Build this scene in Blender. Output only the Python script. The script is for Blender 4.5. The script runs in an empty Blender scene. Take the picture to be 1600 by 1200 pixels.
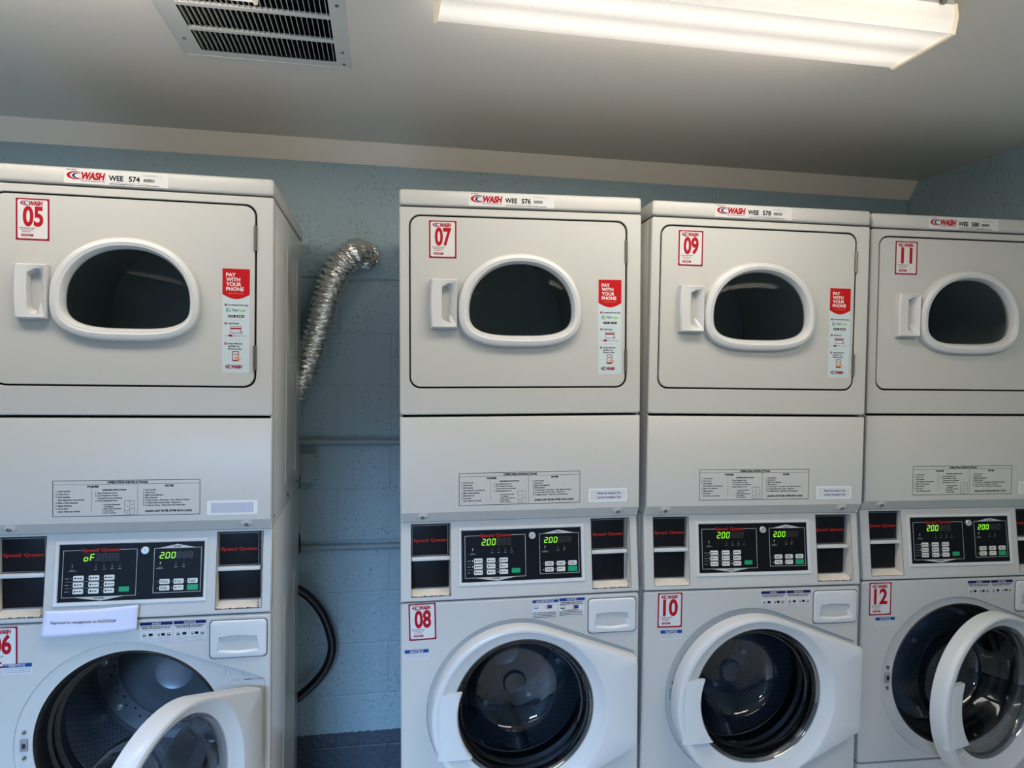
import bpy, bmesh, math, random
from mathutils import Vector, Matrix
random.seed(5)
PI = math.pi
sc = bpy.context.scene
C = sc.collection

# ---------------------------------------------------------------- camera
cd = bpy.data.cameras.new('camera'); cam = bpy.data.objects.new('camera', cd); C.objects.link(cam)
YAW, PITCH, ROLL, FPX = 0.1515, -0.0274, 0.0159, 1111.4
F = Vector((math.sin(YAW)*math.cos(PITCH), math.cos(YAW)*math.cos(PITCH), math.sin(PITCH)))
R_ = Vector((math.cos(YAW), -math.sin(YAW), 0)); U_ = R_.cross(F)
Rr = R_*math.cos(ROLL) + U_*math.sin(ROLL); Ur = U_*math.cos(ROLL) - R_*math.sin(ROLL)
m4 = Matrix((Rr, Ur, -F)).transposed().to_4x4(); m4.translation = Vector((0.0031, -1.9657, 1.5149))
cam.matrix_world = m4
cd.sensor_width = 36; cd.lens = FPX*36/1600; cd.clip_start = 0.02
sc.camera = cam
# ---------------------------------------------------------------- view, world, daylight
sc.view_settings.view_transform = 'Standard'; sc.view_settings.look = 'None'
sc.view_settings.gamma = 1; sc.view_settings.use_curve_mapping = False
sc.view_settings.exposure = 0.33
RY = 0.031                                    # the room is turned a touch against the row of machines
LAMP_FRONT, FILL_BACK, FILL_RIGHT = 11.0, 4.5, 14.0   # radiance of the lens lights; back and right are added fill lamps
DAY = 400.0
w = bpy.data.worlds.new('world'); sc.world = w; w.use_nodes = True
w.node_tree.nodes['Background'].inputs[0].default_value = (0.30, 0.50, 1.0, 1)
w.node_tree.nodes['Background'].inputs[1].default_value = .6
def room(x, y, z=0.0):
    return Vector((x*math.cos(RY) - y*math.sin(RY), x*math.sin(RY) + y*math.cos(RY), z))
al = bpy.data.lights.new('daylight', 'AREA'); al.shape = 'RECTANGLE'; al.size = 1.2; al.size_y = 0.6
al.energy = DAY; al.color = (0.30, 0.56, 1.0)
alo = bpy.data.objects.new('daylight', al); C.objects.link(alo)
alo.location = room(-1.10, -4.35, 2.50)
alo.rotation_euler = (math.radians(63), 0, RY-.06)            # shines into the room through the doorway

# ---------------------------------------------------------------- materials
def lin(c):
    return tuple(((v/255)/12.92 if v/255 <= .04045 else ((v/255+.055)/1.055)**2.4) for v in c) + (1,)
MC = {}
def mat(name, col, rough=.5, metal=0, spec=.5, emit=None, es=1, coat=0, bump=None, alpha=1, noise=None):
    if name in MC: return MC[name]
    m = bpy.data.materials.new(name); m.use_nodes = True; nt = m.node_tree
    b = nt.nodes['Principled BSDF']
    b.inputs['Base Color'].default_value = lin(col); b.inputs['Roughness'].default_value = rough
    b.inputs['Metallic'].default_value = metal; b.inputs['Specular IOR Level'].default_value = spec
    b.inputs['Coat Weight'].default_value = coat
    if emit: b.inputs['Emission Color'].default_value = lin(emit); b.inputs['Emission Strength'].default_value = es
    if noise:                                   # (scale, amount): faint unevenness of the paint
        tc = nt.nodes.new('ShaderNodeTexCoord'); n = nt.nodes.new('ShaderNodeTexNoise')
        n.inputs['Scale'].default_value = noise[0]; n.inputs['Detail'].default_value = 4
        nt.links.new(tc.outputs['Object'], n.inputs['Vector'])
        mx = nt.nodes.new('ShaderNodeMix'); mx.data_type = 'RGBA'
        mx.inputs[6].default_value = tuple(v*(1-noise[1]) for v in lin(col)[:3]) + (1,); mx.inputs[7].default_value = lin(col)
        nt.links.new(n.outputs['Fac'], mx.inputs[0]); nt.links.new(mx.outputs[2], b.inputs['Base Color'])
    if bump:                                    # (scale, strength, distance)
        tc = nt.nodes.new('ShaderNodeTexCoord'); n = nt.nodes.new('ShaderNodeTexNoise')
        n.inputs['Scale'].default_value = bump[0]; n.inputs['Detail'].default_value = 3
        bp = nt.nodes.new('ShaderNodeBump'); bp.inputs['Strength'].default_value = bump[1]; bp.inputs['Distance'].default_value = bump[2]
        nt.links.new(tc.outputs['Object'], n.inputs['Vector']); nt.links.new(n.outputs['Fac'], bp.inputs['Height'])
        nt.links.new(bp.outputs[0], b.inputs['Normal'])
    MC[name] = m
    return m
enamel = mat('white_enamel', (183, 181, 175), .35, bump=(260, .05, .0006), noise=(3, .03))
side_enamel = mat('side_enamel', (206, 204, 198), .2, coat=.3, bump=(30, .05, .002))
plastic = mat('white_plastic', (194, 194, 192), .32)
dirty = mat('worn_plastic', (222, 214, 200), .45, noise=(40, .22))
groove = mat('dark_gap', (38, 38, 36), .7)
black = mat('black_plastic', (7, 9, 15), .5, spec=.2)
blackm = mat('black_rubber', (12, 12, 14), .45)
navy = mat('panel_black', (6, 8, 13), .45, spec=.2)
chrome = mat('chrome', (214, 214, 210), .38, metal=.75)
steel = mat('hinge_steel', (120, 115, 105), .4, metal=.8)
rust = mat('rust', (72, 42, 22), .8)
red = mat('print_red', (160, 12, 30), .6, spec=.15)
crim = mat('print_crimson', (138, 14, 44), .6, spec=.15)
payred = mat('print_bright_red', (176, 16, 22), .6, spec=.15)
sqred = mat('print_dull_red', (146, 34, 26), .6, spec=.15)
white = mat('print_white', (214, 212, 208), .6)
labelw = mat('label_white', (197, 195, 191), .6)
ink = mat('print_ink', (14, 16, 20), .6, spec=.15)
ghost = mat('print_grey', (150, 152, 158), .5)
pgrey = mat('print_light_grey', (176, 176, 172), .4)
btn = mat('button_grey', (205, 203, 195), .4)
green = mat('button_green', (20, 142, 92), .35)
blue = mat('print_blue', (20, 62, 124), .6, spec=.15)
dblue = mat('print_dark_blue', (16, 28, 84), .6, spec=.15)
cyan = mat('print_logo_blue', (28, 120, 178), .4)
lgreen = mat('print_logo_green', (120, 178, 60), .4)
orange = mat('print_orange', (210, 140, 90), .4)
stick = mat('payment_paper', (184, 196, 198), .5)
led = mat('led_lit', (40, 80, 10), .4, emit=(150, 255, 40), es=1.0)
ledw = mat('led_dot', (120, 130, 120), .4, emit=(215, 255, 190), es=.8)
leddim = mat('led_unlit', (44, 38, 40), .4)
clearp = mat('clear_tape', (214, 222, 224), .12)
tapef = mat('faded_tape_print', (182, 184, 196), .5, noise=(400, .2))
paper = mat('note_paper', (208, 206, 222), .7, bump=(25, .3, .003))
drumcol = mat('dryer_drum', (178, 184, 182), .45, metal=.2)
housing = mat('lamp_housing', (206, 202, 194), .4)
duct_in = mat('duct_dark', (16, 17, 18), .9)
ventp = mat('vent_paint', (206, 203, 196), .45)
hosem = mat('black_hose', (10, 10, 14), .3)
cond = mat('painted_conduit', (130, 148, 152), .4)
platem = mat('painted_plate', (134, 150, 154), .4)

def glass(name, tint, gl=.06, rough=.02):
    m = bpy.data.materials.new(name); m.use_nodes = True; nt = m.node_tree
    for n in list(nt.nodes):
        if n.type != 'OUTPUT_MATERIAL': nt.nodes.remove(n)
    out = [n for n in nt.nodes if n.type == 'OUTPUT_MATERIAL'][0]
    tr = nt.nodes.new('ShaderNodeBsdfTransparent'); tr.inputs[0].default_value = tint + (1,)
    g = nt.nodes.new('ShaderNodeBsdfGlossy'); g.inputs['Roughness'].default_value = rough
    ge = nt.nodes.new('ShaderNodeNewGeometry'); dt = nt.nodes.new('ShaderNodeVectorMath'); dt.operation = 'DOT_PRODUCT'
    nt.links.new(ge.outputs['Normal'], dt.inputs[0]); nt.links.new(ge.outputs['Incoming'], dt.inputs[1])
    def M(op, a, b=None):
        n = nt.nodes.new('ShaderNodeMath'); n.operation = op
        for i, v in enumerate((a, b)):
            if v is None: continue
            if isinstance(v, (int, float)): n.inputs[i].default_value = v
            else: nt.links.new(v, n.inputs[i])
        return n
    fr = M('MULTIPLY', M('POWER', M('SUBTRACT', 1, M('ABSOLUTE', dt.outputs['Value']).outputs[0]).outputs[0], 5).outputs[0], .8)
    ad = nt.nodes.new('ShaderNodeMath'); ad.operation = 'ADD'; ad.inputs[1].default_value = gl; ad.use_clamp = True
    mx = nt.nodes.new('ShaderNodeMixShader')
    nt.links.new(fr.outputs[0], ad.inputs[0]); nt.links.new(ad.outputs[0], mx.inputs[0])
    nt.links.new(tr.outputs[0], mx.inputs[1]); nt.links.new(g.outputs[0], mx.inputs[2]); nt.links.new(mx.outputs[0], out.inputs[0])
    return m
dglass = glass('dryer_glass', (.80, .84, .84), .006)
seal = glass('clear_rim', (.72, .75, .78), .16, .06)
wglass = glass('bowl_glass', (.50, .53, .56), .055)

def drum_mat():
    m = mat('washer_drum', (120, 126, 132), .35, metal=.5)
    nt = m.node_tree; b = nt.nodes['Principled BSDF']; L = nt.links.new
    tc = nt.nodes.new('ShaderNodeTexCoord'); sp = nt.nodes.new('ShaderNodeSeparateXYZ'); L(tc.outputs['Object'], sp.inputs[0])
    def M(op, a, b_=None):
        n = nt.nodes.new('ShaderNodeMath'); n.operation = op
        for i, v in enumerate((a, b_)):
            if v is None: continue
            if isinstance(v, (int, float)): n.inputs[i].default_value = v
            else: L(v, n.inputs[i])
        return n.outputs[0]
    dx = M('SUBTRACT', sp.outputs[0], .352); dz = M('SUBTRACT', sp.outputs[2], .548)
    ang = M('MULTIPLY', M('ARCTAN2', dz, dx), 96/(2*PI)); yy = M('MULTIPLY', sp.outputs[1], 60)
    row = M('FLOOR', yy); half = M('MULTIPLY', M('MODULO', row, 2), .5)
    fx = M('SUBTRACT', M('FRACT', M('ADD', M('ADD', ang, half), 200)), .5); fy = M('SUBTRACT', M('FRACT', yy), .5)
    d = M('SQRT', M('ADD', M('MULTIPLY', fx, fx), M('MULTIPLY', fy, fy)))
    hole = M('LESS_THAN', d, .17)
    mx = nt.nodes.new('ShaderNodeMix'); mx.data_type = 'RGBA'; L(hole, mx.inputs[0])
    mx.inputs[6].default_value = lin((120, 126, 132)); mx.inputs[7].default_value = lin((8, 8, 9)); L(mx.outputs[2], b.inputs['Base Color'])
    mm = M('MULTIPLY', M('SUBTRACT', 1, hole), .5); L(mm, b.inputs['Metallic'])
    return m
wdrum = drum_mat()
wback = mat('drum_back', (112, 117, 122), .4, metal=.4)

# ---------------------------------------------------------------- mesh builder
class B:
    def __init__(s): s.bm = bmesh.new(); s.mats = []
    def mi(s, m):
        if m not in s.mats: s.mats.append(m)
        return s.mats.index(m)
    def face(s, vs, m):
        try: f = s.bm.faces.new(vs)
        except ValueError: return None
        f.material_index = s.mi(m); return f
    def poly(s, pts, m): return s.face([s.bm.verts.new(p) for p in pts], m)
    def box(s, x0, x1, y0, y1, z0, z1, m, r=0, seg=2):
        v = [s.bm.verts.new((x, y, z)) for x in (x0, x1) for y in (y0, y1) for z in (z0, z1)]
        fs = [s.face([v[i] for i in q], m) for q in ((0, 1, 3, 2), (4, 6, 7, 5), (0, 4, 5, 1), (2, 3, 7, 6), (0, 2, 6, 4), (1, 5, 7, 3))]
        if r:
            es = {e for f in fs for e in f.edges}
            bmesh.ops.bevel(s.bm, geom=list(es), offset=r, segments=seg, affect='EDGES', profile=.5, material=-1)
    def prism(s, prof, x0, x1, m, axis='x'):
        def P(a, b, t): return (t, a, b) if axis == 'x' else (a, t, b)
        A = [s.bm.verts.new(P(a, b, x0)) for a, b in prof]; D = [s.bm.verts.new(P(a, b, x1)) for a, b in prof]
        n = len(prof)
        for i in range(n): s.face([A[i], D[i], D[(i+1) % n], A[(i+1) % n]], m)
        s.face(A, m); s.face(D[::-1], m)
    def rings(s, rr, m, cap0=False, cap1=False):
        vs = [[s.bm.verts.new(p) for p in r] for r in rr]
        n = len(vs[0])
        for k, (a, b) in enumerate(zip(vs, vs[1:])):
            mm = m[k] if isinstance(m, list) else m
            for i in range(n): s.face([a[i], a[(i+1) % n], b[(i+1) % n], b[i]], mm)
        if cap0: s.face(vs[0][::-1], m[0] if isinstance(m, list) else m)
        if cap1: s.face(vs[-1], m[-1] if isinstance(m, list) else m)
    def loft(s, c, rr, m, cap0=False, cap1=False, n=96):
        """rr: (outline polygon in x-z, y); every outline is star-shaped about c"""
        A = {round(2*PI*i/n - PI, 5) for i in range(n)}
        for pl, y in rr:
            if len(pl) < 60:
                for p in pl: A.add(round(math.atan2(p[1]-c[1], p[0]-c[0]), 4))
        A = sorted(A); B_ = [A[0]]
        for a in A[1:]:
            if a - B_[-1] > .004: B_.append(a)
        s.rings([[(p[0], y, p[1]) for p in (hit(c, a, pl) for a in B_)] for pl, y in rr], m, cap0, cap1)
    def lathe(s, c, prof, m, n=64, cap1=False):   # prof (r, y) about the y axis at c=(x,z)
        s.rings([[(c[0]+r*math.cos(2*PI*i/n), y, c[1]+r*math.sin(2*PI*i/n)) for i in range(n)] for r, y in prof], m, cap1=cap1)
    def tube(s, pts, rad, m, n=12, cap=True):
        pts = [Vector(p) for p in pts]; rr = []; up = Vector((0, 1, .01)).normalized()
        for i, p in enumerate(pts):
            t = (pts[min(i+1, len(pts)-1)] - pts[max(i-1, 0)]).normalized()
            a = (up - t*up.dot(t)).normalized(); b = t.cross(a); up = a
            r = rad(i) if callable(rad) else rad
            rr.append([p + (a*math.cos(2*PI*k/n) + b*math.sin(2*PI*k/n))*(r(k) if callable(r) else r) for k in range(n)])
        s.rings(rr, m, cap, cap)
    def disc(s, x, z, r, y, m, n=20, ry=None):
        ry = ry or r
        s.poly([(x+r*math.cos(2*PI*i/n), y, z+ry*math.sin(2*PI*i/n)) for i in range(n)], m)
    def mesh(s, name, sharp=32):
        bm = s.bm; bmesh.ops.recalc_face_normals(bm, faces=bm.faces[:]) if sharp else None
        for f in bm.faces: f.smooth = True
        lim = math.radians(sharp or 30)
        for e in bm.edges:
            if len(e.link_faces) == 2 and e.calc_face_angle(0) > lim: e.smooth = False
        me = bpy.data.meshes.new(name); bm.to_mesh(me); bm.free()
        for m in s.mats: me.materials.append(m)
        return me
def hit(c, a, pl):
    dx, dz = math.cos(a), math.sin(a); best = 0; n = len(pl)
    for i in range(n):
        p, q = pl[i], pl[(i+1) % n]
        ex, ez = q[0]-p[0], q[1]-p[1]; den = dx*ez - dz*ex
        if abs(den) < 1e-12: continue
        t = ((p[0]-c[0])*ez - (p[1]-c[1])*ex)/den; u = ((p[0]-c[0])*dz - (p[1]-c[1])*dx)/den
        if t > best and -1e-6 <= u <= 1+1e-6: best = t
    return (c[0]+dx*best, c[1]+dz*best)
def rrect(x0, x1, z0, z1, r, n=6):
    o = []
    for cx, cz, a0 in ((x1-r, z1-r, 0), (x0+r, z1-r, 90), (x0+r, z0+r, 180), (x1-r, z0+r, 270)):
        for k in range(n+1):
            a = math.radians(a0 + 90*k/n); o.append((cx+r*math.cos(a), cz+r*math.sin(a)))
    return o
def circ(cx, cz, r, n=128): return [(cx+r*math.cos(2*PI*i/n), cz+r*math.sin(2*PI*i/n)) for i in range(n)]
def dshape(cx, zm, hw, ht, hb, nt=2.1, nb=3.2, n=120):
    o = []
    for i in range(n):
        t = 2*PI*i/n; c, s_ = math.cos(t), math.sin(t)
        e = nt if s_ >= 0 else nb; h = ht if s_ >= 0 else hb
        o.append((cx+hw*math.copysign(abs(c)**(2/e), c), zm+h*math.copysign(abs(s_)**(2/e), s_)))
    return o
def hull(pts):
    pts = sorted(set(pts)); 
    def half(ps):
        h = []
        for p in ps:
            while len(h) > 1 and (h[-1][0]-h[-2][0])*(p[1]-h[-2][1]) - (h[-1][1]-h[-2][1])*(p[0]-h[-2][0]) <= 0: h.pop()
            h.append(p)
        return h
    return half(pts)[:-1] + half(pts[::-1])[:-1]

# ---------------------------------------------------------------- text and printed decals
TC = {}
def glyphs(s, bold, shear):
    k = (s, bold, shear)
    if k not in TC:
        cu = bpy.data.curves.new('t', 'FONT'); cu.body = s; cu.size = 1; cu.offset = bold; cu.shear = shear; cu.resolution_u = 7 if len(s) < 5 else 2
        cu.fill_mode = 'FRONT'
        o = bpy.data.objects.new('t', cu); me = bpy.data.meshes.new_from_object(o)
        vs = [(v.co.x, v.co.y) for v in me.vertices]; fs = [tuple(p.vertices) for p in me.polygons]
        bpy.data.objects.remove(o); bpy.data.curves.remove(cu); bpy.data.meshes.remove(me)
        TC[k] = (vs, fs)
    return TC[k]
class Decal(B):
    """flat print in the x-z plane facing -y; layers are stacked by tenths of a millimetre"""
    L = .00022
    def y(s, l): return -s.L*(l+1)
    def rect(s, x0, x1, z0, z1, m, l=0): s.poly([(x0, s.y(l), z0), (x1, s.y(l), z0), (x1, s.y(l), z1), (x0, s.y(l), z1)], m)
    def shape(s, pts, m, l=0):
        f = s.poly([(x, s.y(l), z) for x, z in pts], m)
        if f: bmesh.ops.triangulate(s.bm, faces=[f])
    def frame(s, x0, x1, z0, z1, t, m, l=0):
        s.rect(x0, x1, z0, z0+t, m, l); s.rect(x0, x1, z1-t, z1, m, l); s.rect(x0, x0+t, z0, z1, m, l); s.rect(x1-t, x1, z0, z1, m, l)
    def text(s, t, x, z, h, m, l=1, bold=0, shear=0, align='l', w=None, asp=1.0):
        vs, fs = glyphs(t, bold, shear)
        if not vs: return
        x0 = min(v[0] for v in vs); x1 = max(v[0] for v in vs)
        k = h/.7; kx = (w/(x1-x0)) if w else k*asp
        ox = {'l': x, 'c': x-(x1-x0)*kx/2, 'r': x-(x1-x0)*kx}[align]
        bv = [s.bm.verts.new((ox+(a-x0)*kx, s.y(l), z+b*k)) for a, b in vs]
        for f in fs: s.face([bv[i] for i in f], m)
    def words(s, x, z, w, h, m, l=1):             # print too small to read in the photograph
        e = x+w
        while x < e-.0015:
            d = min(random.uniform(.002, .006), e-x); s.rect(x, x+d, z, z+h, m, l); x += d+.0012
    def crescent(s, cx, cz, rx, rz, t, m, l=1):
        a = [math.radians(40+280*i/24) for i in range(25)]
        o = [(cx+rx*math.cos(v), cz+rz*math.sin(v)) for v in a]
        i_ = [(cx+t+(rx-t*.35)*math.cos(v), cz+(rz*.80)*math.sin(v)) for v in a]
        for k in range(24): s.shape([o[k], o[k+1], i_[k+1], i_[k]], m, l)
    def wash(s, x, z, h, m=red, m2=dblue, l=1):
        s.crescent(x+h*1.3, z+h*.5, h*1.3, h*.62, h*.34, m, l); s.crescent(x+h*1.55, z+h*.47, h*.8, h*.42, h*.24, m2, l+1)
        s.text('WASH', x+h*2.05, z, h, m, l+2, bold=.055, shear=.25, w=h*3.3)
SEG = {'0': 'abcdef', '2': 'abged', 'o': 'cdeg', 'F': 'aefg', '8': 'abcdefg'}
def digit(d, ch, x, z, w, h, m, l):
    t = w*.24
    P = {'a': (0, 1, 1, 1), 'g': (0, .5, 1, .5), 'd': (0, 0, 1, 0), 'f': (0, .5, 0, 1), 'e': (0, 0, 0, .5), 'b': (1, .5, 1, 1), 'c': (1, 0, 1, .5)}
    for c in SEG[ch]:
        a, b, e, f = P[c]
        if b == f: q = [(x+t*.3, z+b*h-t/2), (x+w-t*.3, z+b*h-t/2), (x+w-t*.3, z+b*h+t/2), (x+t*.3, z+b*h+t/2)]
        else: q = [(x+a*w-t/2, z+b*h+t*.3), (x+a*w+t/2, z+b*h+t*.3), (x+a*w+t/2, z+f*h-t*.3), (x+a*w-t/2, z+f*h-t*.3)]
        d.shape([(p+(q_-z)*.14, q_) for p, q_ in q], m, l)

# ---------------------------------------------------------------- object helpers
def props(o, label=None, cat=None, group=None, kind=None):
    if label: o['label'] = label
    if cat: o['category'] = cat
    if group: o['group'] = group
    if kind: o['kind'] = kind
    return o
def obj(name, me, parent=None, loc=None, rot=None):
    if isinstance(me, B): me = me.mesh(name, sharp=None if isinstance(me, Decal) else 32)
    o = bpy.data.objects.new(name, me); C.objects.link(o); o.parent = parent
    if loc: o.location = loc
    if rot: o.rotation_euler = rot
    return o
def struct(name, me, **k): return props(obj(name, me, loc=k.get('loc'), rot=(0, 0, RY)), kind='structure')
def cells(b, xs, zs, holes, f, m):
    """wall of cells in x-z, f(x, z) -> point; holes: (x0,x1,z0,z1)"""
    V = {}
    def v(x, z):
        if (x, z) not in V: V[(x, z)] = b.bm.verts.new(f(x, z))
        return V[(x, z)]
    for x0, x1 in zip(xs, xs[1:]):
        for z0, z1 in zip(zs, zs[1:]):
            if any(h[0] <= x0 and x1 <= h[1] and h[2] <= z0 and z1 <= h[3] for h in holes): continue
            b.face([v(x0, z0), v(x1, z0), v(x1, z1), v(x0, z1)], m)

# ================================================================ THE ROOM
WY, XR, XL, YB, ZC = .8166, 2.209, -2.9, -3.2, 2.332
FZ = -.085
def wall_paint(joints):
    m = bpy.data.materials.new('block_wall_paint'); m.use_nodes = True; nt = m.node_tree; L = nt.links.new
    b = nt.nodes['Principled BSDF']; b.inputs['Roughness'].default_value = .42
    tc = nt.nodes.new('ShaderNodeTexCoord'); sp = nt.nodes.new('ShaderNodeSeparateXYZ'); L(tc.outputs['Object'], sp.inputs[0])
    cb = nt.nodes.new('ShaderNodeCombineXYZ'); ad = nt.nodes.new('ShaderNodeMath'); ad.operation = 'ADD'
    L(sp.outputs[0], ad.inputs[0]); L(sp.outputs[1], ad.inputs[1]); L(ad.outputs[0], cb.inputs[0])
    zz = nt.nodes.new('ShaderNodeMath'); zz.operation = 'SUBTRACT'; zz.inputs[1].default_value = .027; L(sp.outputs[2], zz.inputs[0]); L(zz.outputs[0], cb.inputs[1])
    n1 = nt.nodes.new('ShaderNodeTexNoise'); n1.inputs['Scale'].default_value = 55; n1.inputs['Detail'].default_value = 5; L(tc.outputs['Object'], n1.inputs[0])
    vo = nt.nodes.new('ShaderNodeTexVoronoi'); vo.inputs['Scale'].default_value = 70; L(tc.outputs['Object'], vo.inputs[0])
    pit = nt.nodes.new('ShaderNodeMapRange'); pit.inputs[1].default_value = .0; pit.inputs[2].default_value = .22; pit.inputs[3].default_value = -.8; pit.inputs[4].default_value = 0
    L(vo.outputs['Distance'], pit.inputs[0])
    n0 = nt.nodes.new('ShaderNodeTexNoise'); n0.inputs['Scale'].default_value = 9; L(tc.outputs['Object'], n0.inputs[0])
    pm = nt.nodes.new('ShaderNodeMath'); pm.operation = 'GREATER_THAN'; pm.inputs[1].default_value = .5; L(n0.outputs[0], pm.inputs[0])
    pp = nt.nodes.new('ShaderNodeMath'); pp.operation = 'MULTIPLY'; L(pit.outputs[0], pp.inputs[0]); L(pm.outputs[0], pp.inputs[1])
    h = nt.nodes.new('ShaderNodeMath'); h.operation = 'ADD'; L(n1.outputs[0], h.inputs[0]); L(pp.outputs[0], h.inputs[1])
    hs = h.outputs[0]
    if joints:
        br = nt.nodes.new('ShaderNodeTexBrick'); br.inputs['Scale'].default_value = 1; br.inputs['Brick Width'].default_value = .4
        br.inputs['Row Height'].default_value = .2; br.inputs['Mortar Size'].default_value = .005; br.inputs['Mortar Smooth'].default_value = .8
        L(cb.outputs[0], br.inputs[0])
        mm = nt.nodes.new('ShaderNodeMath'); mm.operation = 'MULTIPLY_ADD'; mm.inputs[1].default_value = -.3; L(br.outputs['Fac'], mm.inputs[0]); L(hs, mm.inputs[2]); hs = mm.outputs[0]
    bp = nt.nodes.new('ShaderNodeBump'); bp.inputs['Strength'].default_value = 1.0; bp.inputs['Distance'].default_value = .005
    L(hs, bp.inputs['Height']); L(bp.outputs[0], b.inputs['Normal'])
    # blue-grey paint with a dark painted band along the floor, its edge brushed unevenly
    ne = nt.nodes.new('ShaderNodeTexNoise'); ne.inputs['Scale'].default_value = 60; L(tc.outputs['Object'], ne.inputs[0])
    ed = nt.nodes.new('ShaderNodeMath'); ed.operation = 'MULTIPLY_ADD'; ed.inputs[1].default_value = .02; L(ne.outputs[0], ed.inputs[0]); L(sp.outputs[2], ed.inputs[2])
    lt = nt.nodes.new('ShaderNodeMath'); lt.operation = 'LESS_THAN'; lt.inputs[1].default_value = .092; L(ed.outputs[0], lt.inputs[0])
    mx = nt.nodes.new('ShaderNodeMix'); mx.data_type = 'RGBA'
    mx.inputs[6].default_value = lin((150, 171, 177)); mx.inputs[7].default_value = lin((62, 72, 84))
    L(lt.outputs[0], mx.inputs[0]); L(mx.outputs[2], b.inputs['Base Color'])
    return m
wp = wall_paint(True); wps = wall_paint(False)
ceilm = mat('ceiling_paint', (228, 219, 207), .6, bump=(12, .12, .004))
cham = mat('trim_paint', (228, 218, 203), .6, bump=(12, .1, .004))
floorm = mat('floor_paint', (220, 208, 192), .5, noise=(8, .2))
b = B(); b.box(XL, XR, WY, WY+.2, FZ, ZC+.1, wp); struct('wall_front', b)
b = B(); b.box(XL, XR-.001, WY-.008, WY+.005, 1.832, ZC, wps, r=.003); struct('trim_1', b)     # added smooth band; its raised lower edge stands in for a shadow edge
b = B(); b.box(XR, XR+.2, YB-.2, WY+.2, FZ, ZC+.1, wps); struct('wall_right', b)
b = B(); b.box(XL-.2, XL, YB-.2, WY+.2, FZ, ZC+.1, wp); struct('wall_left', b)
b = B()
b.box(XL, -1.5, YB-.2, YB, FZ, ZC+.1, wp); b.box(-.4, XR, YB-.2, YB, FZ, ZC+.1, wp); b.box(-1.5, -.4, YB-.2, YB, 2.05, ZC+.1, wp)
struct('wall_back', b)
b = B(); b.box(-1.56, -1.5, YB-.21, YB+.02, FZ, 2.11, plastic, r=.004); b.box(-.4, -.34, YB-.21, YB+.02, FZ, 2.11, plastic, r=.004)
b.box(-1.5, -.4, YB-.21, YB+.02, 2.05, 2.11, plastic, r=.004); struct('trim_2', b)
b = B(); b.box(XL-.2, XR+.2, YB-.2, WY+.2, -.2, FZ, floorm); struct('floor', b)
b = B(); b.box(XL-3, XR+3, YB-5, YB-.2, -.2, FZ-.01, mat('paving', (150, 148, 142), .8, noise=(5, .2))); struct('floor_outside', b)
VX0, VX1, VY0, VY1 = -.530, -.185, -.325, .045      # opening of the air vent in the ceiling
b = B()
for z in (ZC, ZC+.1):
    cells(b, [XL-.2, VX0, VX1, XR+.2], [YB-.2, VY0, VY1, WY+.2], [(VX0, VX1, VY0, VY1)], lambda x, y, z=z: (x, y, z), ceilm)
struct('ceiling', b)
b = B(); b.prism([(WY-.066, ZC+.002), (WY+.01, ZC+.002), (WY+.01, 2.262), (WY-.009, 2.262)], XL, XR-.0005, cham); struct('trim_3', b)

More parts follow.
